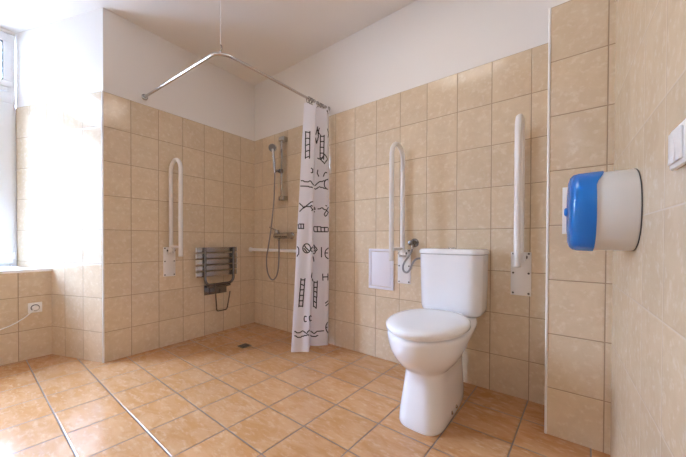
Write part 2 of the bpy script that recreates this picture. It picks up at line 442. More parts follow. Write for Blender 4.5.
# curtain: gathered cloth with a black line print
CT, CB = 1.999, 0.035
def cur(s, v):
    """s 0..1 along the gathered width (room side first), v 0 top .. 1 bottom"""
    y0 = -.270 - .137 * v; y1 = -.028 + .006 * v
    A = .032 + .016 * v
    ph = s * 2.0
    lob = abs(math.sin(PI * ph)) ** 0.75
    y = y0 + (y1 - y0) * s + .012 * math.sin(2 * PI * ph + .4)
    x = RX - .004 + .052 * s + A * (2.0 * lob - 1.0) + .010 * math.sin(7 * PI * s + 2.2 * v) * (.3 + v * .7)
    x += .012 * noise.noise(Vector((s * 3.0, v * 1.6, .3)))
    z = CT + (CB - CT) * v
    z += (.012 * math.cos(2 * PI * s * 4)) * (1 - v) ** 6
    z -= .012 * (1 - s) * (1 - v) ** 5
    return Vector((x, y, z))
def cur_n(s, v):
    e = 1e-3
    a = cur(min(s + e, 1), v) - cur(max(s - e, 0), v); b = cur(s, min(v + e, 1)) - cur(s, max(v - e, 0))
    n = a.cross(b).normalized()
    return n
ct = thing('shower_curtain', 'white shower curtain with black line drawings gathered at the end of its rail', 'curtain', (0, 0, 0))
bm = bmesh.new(); NS, NV = 110, 70
G = [[bm.verts.new(cur(i / NS, j / NV)) for i in range(NS + 1)] for j in range(NV + 1)]
for j in range(NV):
    for i in range(NS): bm.faces.new((G[j][i], G[j][i + 1], G[j + 1][i + 1], G[j + 1][i]))
PRINTS = [
 [(0.027,0.118),(0.03,0.121),(0.03,0.129),(0.03,0.132),(0.032,0.136),(0.032,0.143),(0.032,0.146),(0.032,0.154),(0.034,0.157),(0.034,0.164),(0.034,0.168),(0.034,0.175),(0.036,0.179),(0.036,0.186),(0.036,0.189),(0.039,0.193),(0.039,0.2),(0.039,0.204),(0.039,0.211),(0.041,0.214),(0.041,0.221),(0.041,0.225),(0.043,0.232)],
 [(0.089,0.114),(0.091,0.118),(0.091,0.125),(0.091,0.129),(0.091,0.136),(0.093,0.139),(0.093,0.146),(0.095,0.15),(0.095,0.157),(0.095,0.161),(0.095,0.168),(0.098,0.171),(0.1,0.175),(0.1,0.182),(0.1,0.186),(0.102,0.193),(0.102,0.196),(0.102,0.204),(0.105,0.207),(0.105,0.214),(0.107,0.218),(0.107,0.225),(0.107,0.229)],
 [(0.03,0.121),(0.048,0.121),(0.066,0.121),(0.089,0.121)],
 [(0.032,0.15),(0.05,0.146),(0.07,0.146),(0.093,0.146)],
 [(0.034,0.175),(0.052,0.175),(0.073,0.171),(0.098,0.171)],
 [(0.039,0.2),(0.055,0.2),(0.077,0.196),(0.102,0.196)],
 [(0.041,0.225),(0.059,0.225),(0.082,0.221),(0.107,0.221)],
 [(0.564,0.114),(0.561,0.121),(0.564,0.125),(0.561,0.132),(0.564,0.136),(0.561,0.143),(0.564,0.146),(0.561,0.154),(0.564,0.157),(0.561,0.164),(0.561,0.168),(0.561,0.175),(0.561,0.179),(0.561,0.186),(0.561,0.189),(0.561,0.196),(0.561,0.2),(0.561,0.207),(0.561,0.211),(0.561,0.218),(0.561,0.221)],
 [(0.618,0.114),(0.618,0.118),(0.616,0.125),(0.616,0.129),(0.616,0.136),(0.616,0.139),(0.616,0.146),(0.616,0.15),(0.614,0.157),(0.614,0.161),(0.614,0.168),(0.614,0.171),(0.614,0.179),(0.614,0.186),(0.614,0.189),(0.611,0.196),(0.611,0.2),(0.611,0.207),(0.611,0.211),(0.611,0.218),(0.611,0.221)],
 [(0.561,0.121),(0.577,0.121),(0.595,0.121),(0.618,0.118)],
 [(0.561,0.146),(0.58,0.143),(0.595,0.143),(0.616,0.143)],
 [(0.561,0.168),(0.577,0.168),(0.595,0.168),(0.614,0.168)],
 [(0.561,0.193),(0.584,0.193),(0.611,0.193)],
 [(0.561,0.214),(0.584,0.214),(0.611,0.214)],
 [(0.53,0.082),(0.525,0.086),(0.523,0.093),(0.52,0.096),(0.516,0.104),(0.514,0.107),(0.511,0.114),(0.507,0.118)],
 [(0.507,0.129),(0.511,0.136),(0.514,0.143),(0.516,0.15),(0.52,0.154),(0.523,0.15),(0.525,0.143),(0.53,0.139),(0.532,0.136),(0.534,0.129),(0.539,0.125),(0.536,0.118),(0.534,0.111),(0.532,0.107),(0.53,0.1),(0.527,0.096),(0.525,0.089)],
 [(0.548,0.086),(0.543,0.093),(0.541,0.096),(0.536,0.104),(0.545,0.111),(0.557,0.114)],
 [(0.532,0.214),(0.543,0.218),(0.557,0.218),(0.568,0.221),(0.58,0.218),(0.591,0.211),(0.602,0.207),(0.616,0.204),(0.63,0.196),(0.648,0.204),(0.666,0.207),(0.702,0.214),(0.77,0.221),(0.705,0.225),(0.666,0.229),(0.645,0.232),(0.63,0.239),(0.611,0.232),(0.595,0.229),(0.582,0.225),(0.568,0.218)],
 [(0.157,0.268),(0.195,0.271),(0.236,0.275),(0.23,0.279),(0.23,0.286),(0.225,0.289),(0.157,0.286)],
 [(0.539,0.264),(0.536,0.271),(0.532,0.279),(0.541,0.286),(0.55,0.293)],
 [(0.693,0.014),(0.709,0.021),(0.766,0.029),(0.83,0.025)],
 [(0.698,0.093),(0.759,0.1),(0.827,0.1),(0.882,0.104),(0.848,0.111),(0.816,0.121),(0.791,0.129)],
 [(0.605,0.293),(0.614,0.289),(0.623,0.282),(0.634,0.279),(0.648,0.275),(0.727,0.279)],
 [(0.007,0.321),(0.018,0.321),(0.03,0.321),(0.045,0.325),(0.061,0.325),(0.08,0.325),(0.102,0.325),(0.132,0.321),(0.166,0.321),(0.193,0.325),(0.227,0.332),(0.257,0.336),(0.3,0.339)],
 [(0.509,0.332),(0.518,0.329),(0.527,0.325),(0.536,0.321),(0.548,0.318),(0.559,0.314),(0.573,0.314),(0.589,0.314),(0.609,0.311),(0.632,0.311),(0.666,0.307)],
 [(0.005,0.343),(0.016,0.343),(0.027,0.343),(0.043,0.343),(0.059,0.343),(0.08,0.343),(0.109,0.343),(0.148,0.346),(0.193,0.346),(0.248,0.35)],
 [(0.507,0.343),(0.518,0.346),(0.532,0.343),(0.545,0.339),(0.559,0.336),(0.577,0.339),(0.6,0.339),(0.623,0.343),(0.652,0.343),(0.716,0.346),(0.795,0.346)],
 [(0.805,0.346),(0.739,0.346),(0.68,0.343),(0.652,0.339),(0.636,0.336),(0.63,0.329),(0.627,0.325),(0.63,0.321),(0.636,0.314),(0.65,0.311),(0.673,0.307),(0.732,0.307),(0.805,0.304)],
 [(0.0,0.411),(0.009,0.414),(0.018,0.418),(0.027,0.421),(0.039,0.425),(0.052,0.432),(0.066,0.429),(0.08,0.425),(0.095,0.421),(0.116,0.418),(0.139,0.414),(0.166,0.411),(0.195,0.407),(0.23,0.407),(0.268,0.404)],
 [(0.009,0.446),(0.016,0.443),(0.025,0.439),(0.032,0.436),(0.043,0.432),(0.052,0.429),(0.064,0.425),(0.089,0.425),(0.118,0.425),(0.152,0.425),(0.193,0.425),(0.22,0.432),(0.248,0.436),(0.284,0.439)],
 [(0.509,0.439),(0.516,0.443)],
 [(0.189,0.421),(0.22,0.421),(0.257,0.425)],
 [(0.507,0.421),(0.516,0.425),(0.507,0.429)],
 [(0.257,0.439),(0.22,0.443),(0.268,0.439)],
 [(0.509,0.432),(0.523,0.429)],
 [(0.541,0.429),(0.555,0.429),(0.568,0.429),(0.582,0.425),(0.6,0.425),(0.616,0.429),(0.639,0.432),(0.668,0.432),(0.718,0.436),(0.775,0.439),(0.825,0.443),(0.786,0.446),(0.75,0.454),(0.709,0.457),(0.673,0.461),(0.652,0.457),(0.634,0.454),(0.65,0.446),(0.67,0.443),(0.698,0.439),(0.732,0.436),(0.764,0.429),(0.795,0.425),(0.827,0.421)],
 [(0.745,0.418),(0.666,0.414)],
 [(0.22,0.593),(0.211,0.6),(0.189,0.607),(0.155,0.611),(0.12,0.611),(0.091,0.607),(0.07,0.6),(0.064,0.593),(0.068,0.586),(0.084,0.579),(0.111,0.575),(0.148,0.575),(0.184,0.579),(0.209,0.586),(0.22,0.593)],
 [(0.091,0.582),(0.109,0.589),(0.127,0.593),(0.148,0.596),(0.168,0.6),(0.191,0.604)],
 [(0.08,0.593),(0.095,0.596),(0.111,0.6),(0.13,0.604),(0.15,0.611)],
 [(0.511,0.579),(0.518,0.586),(0.525,0.589),(0.534,0.593),(0.543,0.6),(0.536,0.604),(0.527,0.607),(0.523,0.614),(0.516,0.618),(0.509,0.614)],
 [(0.277,0.607),(0.245,0.604),(0.223,0.6),(0.241,0.593),(0.264,0.589),(0.314,0.586)],
 [(0.514,0.589),(0.518,0.596),(0.525,0.6),(0.518,0.604),(0.514,0.607)],
 [(0.593,0.589),(0.593,0.596),(0.593,0.6),(0.595,0.607),(0.595,0.611),(0.595,0.618),(0.595,0.621),(0.595,0.629),(0.595,0.632)],
 [(0.818,0.639),(0.773,0.636),(0.736,0.632),(0.705,0.629),(0.684,0.621),(0.675,0.614),(0.682,0.611),(0.7,0.604),(0.734,0.6),(0.773,0.596),(0.82,0.593)],
 [(0.684,0.614),(0.743,0.614),(0.795,0.614)],
 [(0.0,0.586),(0.005,0.586),(0.009,0.589),(0.011,0.589),(0.016,0.593),(0.018,0.596),(0.02,0.6),(0.02,0.604),(0.02,0.611),(0.02,0.614),(0.018,0.618),(0.014,0.618),(0.011,0.621),(0.007,0.625),(0.005,0.625)],
 [(0.509,0.629),(0.511,0.636),(0.514,0.643),(0.516,0.65)],
 [(0.009,0.496),(0.02,0.496),(0.034,0.496),(0.05,0.496),(0.068,0.496)],
 [(0.002,0.514),(0.014,0.514),(0.025,0.514),(0.039,0.514),(0.055,0.514),(0.07,0.514)],
 [(0.002,0.496),(0.005,0.5),(0.007,0.507),(0.007,0.514)],
 [(0.027,0.496),(0.03,0.504),(0.03,0.507),(0.032,0.514)],
 [(0.059,0.496),(0.059,0.504),(0.061,0.507),(0.061,0.514)],
 [(0.509,0.504),(0.52,0.504),(0.532,0.504),(0.545,0.504),(0.557,0.504),(0.573,0.504),(0.589,0.507),(0.607,0.507),(0.632,0.507),(0.673,0.507),(0.734,0.507),(0.791,0.507)],
 [(0.516,0.525),(0.525,0.525),(0.536,0.525),(0.55,0.525),(0.561,0.525),(0.577,0.525),(0.593,0.525),(0.614,0.525),(0.639,0.525),(0.68,0.525),(0.739,0.525),(0.791,0.525)],
 [(0.507,0.504),(0.509,0.511),(0.511,0.518),(0.514,0.525)],
 [(0.539,0.504),(0.541,0.511),(0.543,0.518),(0.545,0.525)],
 [(0.58,0.507),(0.582,0.511),(0.582,0.514),(0.584,0.521),(0.584,0.525)],
 [(0.645,0.507),(0.648,0.511),(0.648,0.514),(0.65,0.521),(0.652,0.525)],
 [(0.807,0.507),(0.807,0.511),(0.807,0.518),(0.807,0.521),(0.807,0.525)],
 [(0.059,0.711),(0.059,0.714),(0.059,0.721),(0.057,0.725),(0.057,0.729),(0.057,0.736),(0.057,0.739),(0.057,0.746),(0.055,0.75),(0.055,0.754),(0.055,0.761),(0.055,0.764),(0.052,0.768),(0.052,0.775),(0.052,0.779),(0.052,0.782),(0.052,0.789),(0.05,0.793),(0.05,0.796),(0.05,0.804),(0.05,0.807),(0.05,0.811),(0.05,0.818),(0.048,0.821),(0.048,0.825)],
 [(0.123,0.711),(0.123,0.718),(0.12,0.721),(0.12,0.725),(0.118,0.732),(0.118,0.736),(0.116,0.739),(0.116,0.746),(0.116,0.75),(0.114,0.754),(0.114,0.761),(0.114,0.764),(0.111,0.768),(0.111,0.775),(0.111,0.779),(0.109,0.782),(0.109,0.789),(0.109,0.793),(0.107,0.796),(0.107,0.804),(0.107,0.807),(0.105,0.811),(0.105,0.818),(0.105,0.821),(0.102,0.825)],
 [(0.059,0.718),(0.077,0.718),(0.098,0.718),(0.123,0.718)],
 [(0.057,0.736),(0.075,0.736),(0.095,0.739),(0.118,0.739)],
 [(0.055,0.757),(0.073,0.757),(0.091,0.757),(0.114,0.757)],
 [(0.052,0.779),(0.07,0.779),(0.089,0.779),(0.109,0.779)],
 [(0.05,0.8),(0.068,0.8),(0.086,0.8),(0.107,0.8)],
 [(0.048,0.821),(0.066,0.821),(0.084,0.821),(0.105,0.821)],
 [(0.52,0.732),(0.52,0.736),(0.52,0.739),(0.52,0.746),(0.52,0.75),(0.52,0.757),(0.52,0.761),(0.52,0.764),(0.52,0.771),(0.52,0.775),(0.52,0.782),(0.52,0.786),(0.52,0.789),(0.52,0.796),(0.52,0.8),(0.52,0.807),(0.52,0.811),(0.52,0.814),(0.52,0.821),(0.52,0.825),(0.52,0.832),(0.52,0.836),(0.52,0.839)],
 [(0.55,0.729),(0.55,0.732),(0.55,0.739),(0.55,0.743),(0.55,0.75),(0.55,0.754),(0.548,0.761),(0.548,0.764),(0.548,0.771),(0.548,0.775),(0.548,0.779),(0.548,0.786),(0.548,0.789),(0.548,0.796),(0.545,0.8),(0.545,0.807),(0.545,0.811),(0.545,0.814),(0.545,0.821),(0.545,0.825),(0.545,0.832),(0.545,0.836),(0.543,0.843),(0.543,0.846)],
 [(0.52,0.736),(0.534,0.736),(0.55,0.736)],
 [(0.52,0.757),(0.534,0.757),(0.55,0.757)],
 [(0.52,0.775),(0.534,0.775),(0.548,0.779)],
 [(0.52,0.796),(0.532,0.796),(0.545,0.8)],
 [(0.52,0.814),(0.532,0.818),(0.545,0.821)],
 [(0.52,0.836),(0.532,0.839),(0.543,0.843)],
 [(0.623,0.7),(0.623,0.704),(0.625,0.711),(0.627,0.718),(0.63,0.721),(0.632,0.729)],
 [(0.791,0.7),(0.793,0.707),(0.793,0.711),(0.793,0.718),(0.793,0.725),(0.793,0.729)],
 [(0.62,0.714),(0.655,0.714),(0.705,0.714),(0.752,0.714),(0.798,0.714)],
 [(0.718,0.825),(0.745,0.821),(0.773,0.818),(0.805,0.814)],
 [(0.732,0.836),(0.757,0.832),(0.786,0.829),(0.825,0.825)],
 [(0.177,0.879),(0.173,0.882),(0.166,0.882),(0.159,0.882),(0.152,0.882),(0.145,0.879),(0.141,0.875),(0.139,0.871),(0.141,0.868),(0.143,0.864),(0.148,0.861),(0.155,0.861),(0.161,0.861),(0.168,0.861),(0.175,0.864)],
 [(0.507,0.893),(0.505,0.896),(0.502,0.896)],
 [(0.286,0.882),(0.259,0.879),(0.245,0.875),(0.239,0.871),(0.236,0.868),(0.236,0.864),(0.243,0.861),(0.252,0.861),(0.27,0.857)],
 [(0.502,0.875),(0.505,0.879),(0.507,0.879)],
 [(0.016,0.918),(0.03,0.921),(0.045,0.925),(0.064,0.925),(0.084,0.925),(0.105,0.921),(0.125,0.918),(0.148,0.921),(0.17,0.925),(0.193,0.929),(0.209,0.921),(0.23,0.918),(0.255,0.914)],
 [(0.502,0.939),(0.511,0.943),(0.52,0.946),(0.53,0.95),(0.539,0.946),(0.548,0.943),(0.559,0.939),(0.573,0.939),(0.595,0.939),(0.623,0.939),(0.661,0.939),(0.702,0.939)],
 [(0.018,0.936),(0.027,0.936),(0.041,0.939),(0.055,0.943),(0.068,0.943),(0.086,0.943),(0.102,0.943),(0.12,0.939),(0.139,0.939),(0.161,0.936),(0.186,0.936),(0.214,0.932),(0.25,0.936)],
 [(0.502,0.957),(0.511,0.961),(0.52,0.961),(0.532,0.961),(0.545,0.961),(0.559,0.957),(0.575,0.957)],
 [(0.814,0.95),(0.777,0.943),(0.759,0.936),(0.748,0.932),(0.743,0.925),(0.748,0.918),(0.757,0.914),(0.777,0.907),(0.807,0.904)],
 [(0.755,0.925),(0.789,0.925)],
 [(0.289,0.689),(0.277,0.693),(0.268,0.7),(0.261,0.707),(0.289,0.711)],
 [(0.507,0.721),(0.509,0.729),(0.514,0.732)]]
def ribbon(bm, uv, w, side):
    """ink line following the cloth"""
    P = []
    for (a, b), (c, d) in zip(uv, uv[1:]):
        n = max(1, int(max(abs(c - a) / .012, abs(d - b) / .012)))
        for k in range(n): P.append((a + (c - a) * k / n, b + (d - b) * k / n))
    P.append(uv[-1])
    P = [(min(max(a, .004), .996), min(max(b, .004), .996)) for a, b in P]
    pos = [cur(*p) + cur_n(*p) * (.0012 * side) for p in P]
    prev = None
    for i in range(len(P)):
        tg = (pos[min(i + 1, len(P) - 1)] - pos[max(i - 1, 0)])
        if tg.length < 1e-7: continue
        sd = tg.normalized().cross(cur_n(*P[i])).normalized() * (w / 2)
        pr = (bm.verts.new(pos[i] - sd), bm.verts.new(pos[i] + sd))
        if prev:
            f = bm.faces.new((prev[0], prev[1], pr[1], pr[0])); f.material_index = 1
        prev = pr
for uv in PRINTS:
    for side in (-1, 1): ribbon(bm, uv, .0088, side)
for f in bm.faces: f.smooth = True
obj('cloth', bm, [M_curtain, M_ink], ct, recalc=False)
for i in range(9):
    s = (i + .5) / 9
    p = cur(s, 0.0)
    a = bmesh.new()
    cy = p.y; cz = RZ - .0095; rx = .992 + .032 * (p.y + 1.003) / .997
    sweep(a, [(rx + .019 * math.cos(q), cy + .004 * math.sin(q * 2), cz + .024 * math.sin(q)) for q in [2 * PI * k / 20 for k in range(20)]], .0024, 8, closed=True)
    obj('curtain_ring', a, M_chrome_dark, ct)

# riser rail with hand shower
t = thing('shower_riser', 'chrome shower riser rail with sliding holder on the tiled back wall', 'shower rail', (.487, 0, 0))
obj('rail', box(-.013, .013, -.056, -.046, 1.30, 1.885, .003), M_chrome, t)
for z in (1.305, 1.878):
    obj('bracket', box(-.037, .037, -.060, -.0005, z - .021, z + .021, .005), M_chrome, t)
b = bmesh.new(); bbox(b, -.022, .016, -.075, -.040, 1.545, 1.585, .006); sweep(b, [(-.020, -.07, 1.565), (-.036, -.085, 1.57)], .012, 12); obj('slider', b, M_chrome_dark, t)
t = thing('hanging_shower_head', 'chrome hand shower hanging on the riser rail, its hose looped down to the mixer', 'shower head', (.44, -.10, 1.575))
hd = [(.006, 0, -.03), (.004, -.002, .02), (0, -.006, .09), (-.005, -.010, .16), (-.008, -.012, .20)]
obj('handle', tube(catmull(hd, 6), [.0115 + .004 * (k / 24) for k in range(25)], 14), M_chrome, t)
axh = Vector((.45, -.80, -.38)).normalized()
hc = Vector((-.010, -.012, .212))
b = bmesh.new(); lathe(b, [(-.022, 0), (-.020, .014), (-.008, .034), (.004, .041), (.012, .041), (.014, .039)], hc, axh, 26); obj('head', b, M_chrome, t)
b = bmesh.new(); lathe(b, [(.0142, .036), (.0165, .034), (.017, .018), (.0165, 0)], hc, axh, 26); obj('nozzle_face', b, M_nozzle, t)
hose = [(.446, -.10, 1.545), (.436, -.096, 1.42), (.420, -.088, 1.29), (.395, -.086, 1.13), (.368, -.085, .98), (.330, -.085, .82), (.306, -.085, .707), (.318, -.085, .59), (.357, -.085, .525), (.403, -.085, .508), (.45, -.083, .545), (.474, -.08, .62), (.482, -.078, .733), (.479, -.075, .83), (.474, -.072, .888)]
obj('hose', tube([Vector(p) - Vector((.44, -.10, 1.575)) for p in catmull(hose, 8)], .0066, 10), M_hose, t)

t = thing('shower_mixer', 'chrome lever shower mixer tap above the white wall rail', 'tap', (.52, 0, .94))
for x in (-.062, .062):
    b = bmesh.new(); lathe(b, [(.0005, .033), (.006, .032), (.014, .022), (.045, .018), (.06, .018)], (x, 0, 0), (0, -1, 0), 22); obj('wall_rosette', b, M_chrome, t)
b = bmesh.new(); sweep(b, [(-.10, -.07, 0), (-.06, -.07, 0), (0, -.07, 0), (.06, -.07, 0), (.092, -.07, 0)], [.027, .031, .026, .030, .028], 22); obj('body', b, M_chrome, t)
b = bmesh.new(); lathe(b, [(0, .022), (.01, .026), (.03, .027), (.038, .022), (.04, 0)], (-.072, -.07, .015), (-.15, -.1, 1), 22)
sweep(b, catmull([(-.077, -.075, .05), (-.10, -.095, .066), (-.135, -.115, .085)], 5), [.014, .0135, .013, .0125, .012, .0115, .011, .0105, .01, .009, .008], 12, flat=.6)
obj('lever', b, M_chrome, t)
b = bmesh.new(); lathe(b, [(0, .011), (.02, .011), (.024, .010), (.03, .010)], (-.046, -.072, -.02), (0, 0, -1), 16); obj('outlet', b, M_chrome, t)

t = thing('wall_rail', 'white horizontal wall rail low under the shower mixer', 'rail', (0, 0, 0))
obj('rail', tube(fillet([(.006, -.05, .796), (.80, -.05, .796), (.80, -.004, .796)], .035), .0155, 16), M_white, t)
b = bmesh.new(); lathe(b, [(.0005, .027), (.004, .027), (.006, .018), (.008, .0145)], (0, -.05, .796), (1, 0, 0), 20); obj('flange', b, M_enamel, t)
b = bmesh.new(); lathe(b, [(.0005, .027), (.004, .027), (.006, .018), (.008, .0145)], (.80, 0, .796), (0, -1, 0), 20); obj('flange', b, M_enamel, t)

# folding shower seat, hinged up against the left wall
t = thing('folding_shower_bench', 'folding steel slatted shower seat hinged up against the tiled wall', 'shower seat', (0, -.45, 0), PI / 2)
for k in range(5):
    z1 = .828 - k * .0565
    b = bmesh.new(); bbox(b, -.222, .200, -.050, -.042, z1 - .046, z1, .0035)
    s = obj('slat', b, M_steel, t)
    for x in (-.222, .196):
        e = bmesh.new(); bbox(e, x, x + .004 if x > 0 else x + .004, -.053, -.04, z1 - .044, z1 - .002, .0015); 
        obj('slat_end', e, M_enamel, s)
pts = fillet([(-.147, -.068, .828), (-.147, -.068, .480), (.145, -.068, .480), (.145, -.068, .828)], .055, 8)
obj('tube_frame', tube(pts, .0125, 14), M_chrome_dark, t)
obj('wall_plate', box(-.122, .109, -.008, -.0005, .378, .470, .003), M_chrome_dark, t)
b = bmesh.new()
for x in (-.09, .08):
    bbox(b, x - .009, x + .009, -.075, -.008, .448, .470, .003)
sweep(b, [(-.122, -.068, .462), (.109, -.068, .462)], .010, 12)
obj('hinge', b, M_chrome_dark, t)
pts = fillet([(-.06, -.085, .495), (-.028, -.062, .222), (.078, -.062, .222), (.098, -.085, .40)], .02, 6)
obj('support_stay', tube(pts, .0058, 10), M_chrome_dark, t)

# floor drain
t = thing('floor_drain', 'small square steel floor drain in the shower floor', 'drain', (.513, -.49, 0))
b = bmesh.new()
for a in ((-.045, .045, -.045, -.036), (-.045, .045, .036, .045), (-.045, -.036, -.036, .036), (.036, .045, -.036, .036)): bbox(b, *a, .0002, .003, .0008)
obj('frame', b, M_steel, t)
b = bmesh.new()
for k in range(7): bbox(b, -.036, .036, -.033 + k * .0105, -.0275 + k * .0105, .0008, .0024)
obj('grate', b, M_chrome_dark, t)
obj('sump', box(-.036, .036, -.036, .036, .0001, .0007), M_dark, t)

# ------------------------------------------------------------------ access panel and water connection
t = thing('access_panel', 'white framed plastic access panel behind the left grab bar', 'panel', (1.545, 0, .6815))
b = bmesh.new(); o, i = (.104, .153), (.084, .133)
for a in ((-o[0], o[0], i[1], o[1]), (-o[0], o[0], -o[1], -i[1]), (-o[0], -i[0], -i[1], i[1]), (i[0], o[0], -i[1], i[1])): bbox(b, a[0], a[1], -.012, -.0005, a[2], a[3], .003)
obj('frame', b, M_panel, t)
obj('door', box(-.081, .081, -.0085, -.0005, -.130, .130, .002), M_panel, t)

t = thing('stop_valve', 'dark chrome angle valve with a flexible hose to the toilet tank', 'valve', (1.806, 0, .882))
b = bmesh.new(); lathe(b, [(.0005, .031), (.005, .030), (.011, .018), (.03, .012), (.055, .012)], (0, 0, 0), (0, -1, 0), 22); obj('rosette', b, M_chrome_dark, t)
b = bmesh.new(); lathe(b, [(.055, .015), (.058, .017), (.078, .017), (.081, .013), (.081, 0)], (0, 0, 0), (0, -1, 0), 16); obj('knob', b, M_chrome_dark, t)
b = bmesh.new(); lathe(b, [(0, .009), (.024, .009), (.026, .011), (.036, .011)], (0, -.042, -.005), (0, 0, -1), 12); obj('outlet', b, M_chrome, t)
hp = [(0, -.042, -.036), (-.006, -.044, -.062), (-.026, -.05, -.098), (-.047, -.062, -.135), (-.054, -.072, -.165), (-.046, -.080, -.192), (-.024, -.084, -.203), (-.002, -.086, -.186), (.014, -.088, -.155), (.032, -.09, -.122), (.055, -.09, -.105), (.085, -.09, -.101), (.1015, -.09, -.101)]
obj('hose', tube(catmull(hp, 7), .0068, 10), M_hose, t)

# ------------------------------------------------------------------ toilet
TX = 2.094
def egg(z, front, back, hw, yc, hwb=None, n=44, pw=2.0, pb=3.2):
    """closed outline: half ellipse in front of yc, squarer behind it"""
    hwb = hw if hwb is None else hwb; out = []
    for k in range(n):
        a = 2 * PI * k / n
        c, s = math.cos(a), math.sin(a)
        if s < 0:
            x = math.copysign(abs(c) ** (2 / pw), c) * hw; y = yc - abs(s) ** (2 / pw) * (yc - front)
        else:
            x = math.copysign(abs(c) ** (2 / pb), c); y = yc + abs(s) ** (2 / pb) * (back - yc)
            x *= hw + (hwb - hw) * (abs(s) ** 0.8)
        out.append(Vector((x, y, z)))
    return out
wc = thing('toilet', 'white close-coupled toilet with closed lid standing on the tiled floor', 'toilet', (TX, 0, 0), math.radians(-2.2))
rings = [egg(.0005, -.648, -.075, .106, -.50, .102, pw=3.4), egg(.012, -.652, -.07, .110, -.50, .105, pw=3.4), egg(.05, -.649, -.07, .107, -.50, .102, pw=3.4),
         egg(.12, -.640, -.07, .102, -.49, .096, pw=3.2), egg(.19, -.628, -.07, .096, -.48, .09, pw=3.0), egg(.252, -.618, -.065, .094, -.47, .088, pw=2.8),
         egg(.270, -.634, -.06, .106, -.47, .088, pw=2.4), egg(.298, -.678, -.05, .131, -.48, .088, pw=2.15), egg(.335, -.716, -.03, .155, -.48, .090),
         egg(.378, -.743, -.020, .174, -.47, .100), egg(.408, -.750, -.014, .181, -.47, .135), egg(.428, -.754, -.012, .184, -.47, .160), egg(.446, -.756, -.010, .185, -.47, .163), egg(.455, -.748, -.012, .179, -.47, .158)]
bm = bmesh.new(); loft(bm, rings); obj('bowl', bm, M_ceramic, wc, angle=60)
st = [egg(.4585, -.742, -.245, .172, -.47, .15, pb=2.6), egg(.461, -.752, -.243, .181, -.47, .158, pb=2.6), egg(.4685, -.752, -.243, .181, -.47, .158, pb=2.6)]
bm = bmesh.new(); loft(bm, st); obj('seat', bm, M_lid, wc, angle=60)
ld = [egg(.469, -.756, -.243, .186, -.47, .162, pb=2.6), egg(.472, -.763, -.240, .192, -.47, .168, pb=2.6), egg(.490, -.763, -.241, .192, -.47, .167, pb=2.6),
      egg(.4975, -.750, -.248, .181, -.47, .156, pb=2.6), egg(.5025, -.71, -.27, .152, -.47, .13, pb=2.4), egg(.5065, -.62, -.33, .09, -.47, .08, pb=2.2), egg(.5078, -.53, -.42, .03, -.47, .03, pb=2)]
bm = bmesh.new(); loft(bm, ld); obj('lid', bm, M_lid, wc, angle=70)
for x in (-.075, .075): obj('lid_hinge', tube([(x - .022, -.236, .4825), (x + .022, -.236, .4825)], .011, 14), M_lid, wc)
def tank_ring(z, hx, yf, yb, rf, rb=.02, n=9):
    out = []
    for cx, cy, r, a0 in ((hx - rf, yf + rf, rf, -PI / 2), (hx - rb, yb - rb, rb, 0), (-hx + rb, yb - rb, rb, PI / 2), (-hx + rf, yf + rf, rf, PI)):
        for k in range(n):
            a = a0 + PI / 2 * k / (n - 1); out.append(Vector((cx + r * math.cos(a), cy + r * math.sin(a), z)))
    return out
bm = bmesh.new()
loft(bm, [tank_ring(.461, .156, -.185, -.019, .06), tank_ring(.476, .171, -.202, -.018, .065), tank_ring(.50, .176, -.209, -.017, .07), tank_ring(.65, .179, -.214, -.016, .07), tank_ring(.816, .181, -.219, -.015, .07), tank_ring(.8175, .175, -.21, -.018, .068)])
obj('tank', bm, M_ceramic, wc, angle=50)
bm = bmesh.new()
loft(bm, [tank_ring(.8185, .181, -.219, -.014, .07), tank_ring(.822, .186, -.225, -.012, .073), tank_ring(.838, .186, -.225, -.012, .073), tank_ring(.846, .181, -.220, -.014, .07), tank_ring(.850, .168, -.205, -.022, .06), tank_ring(.851, .12, -.16, -.05, .03)])
obj('tank_lid', bm, M_ceramic, wc, angle=50)
b = bmesh.new(); lathe(b, [(.8508, .024), (.855, .024), (.857, .021), (.857, 0)], (0, -.11, 0), (0, 0, 1), 24); obj('flush_button', b, M_chrome, wc)
b = bmesh.new(); bbox(b, .1802, .1818, -.12, -.095, .765, .79, .0004); obj('maker_sticker', b, M_grey, wc)
for y in (-.445, -.372):
    for s in (1, -1):
        b = bmesh.new(); lathe(b, [(0, .0095), (.006, .0095), (.009, .006), (.009, 0)], (s * .1035, y, .035), (s, 0, .15), 14); obj('floor_bolt', b, M_chrome, wc)

# ------------------------------------------------------------------ paper dispenser on the right wall (local: -x out of the wall, axis along x)
DC = (XR, -.662, .995)
t = thing('wall_mounted_paper_dispenser', 'round wall dispenser for paper with pale grey drum and blue translucent front', 'paper dispenser', DC)
def drum_ring(x, r, n=56, p=2.35):
    out = []
    for k in range(n):
        a = 2 * PI * k / n; c, s = math.cos(a), math.sin(a)
        out.append(Vector((x, math.copysign(abs(c) ** (2 / p), c) * r, math.copysign(abs(s) ** (2 / p), s) * r * .925)))
    return out
bm = bmesh.new(); loft(bm, [drum_ring(-.0005, .1372), drum_ring(-.0024, .1372)]); obj('back_plate', bm, M_dark, t)
bm = bmesh.new(); loft(bm, [drum_ring(-.0026, .1358), drum_ring(-.005, .1365), drum_ring(-.06, .136), drum_ring(-.102, .1345), drum_ring(-.1025, .12)]); obj('drum', bm, M_abs, t, angle=50)
def cover_ring(x, r, ear=0.0):
    R = drum_ring(x, r)
    for v in R:
        # the rim reaches further back along the top of the drum
        f = max(0.0, (v.z / (r * .925)) - .55) / .45
        v.x += ear * f * f * (3 - 2 * min(f, 1))
    return R
bm = bmesh.new()
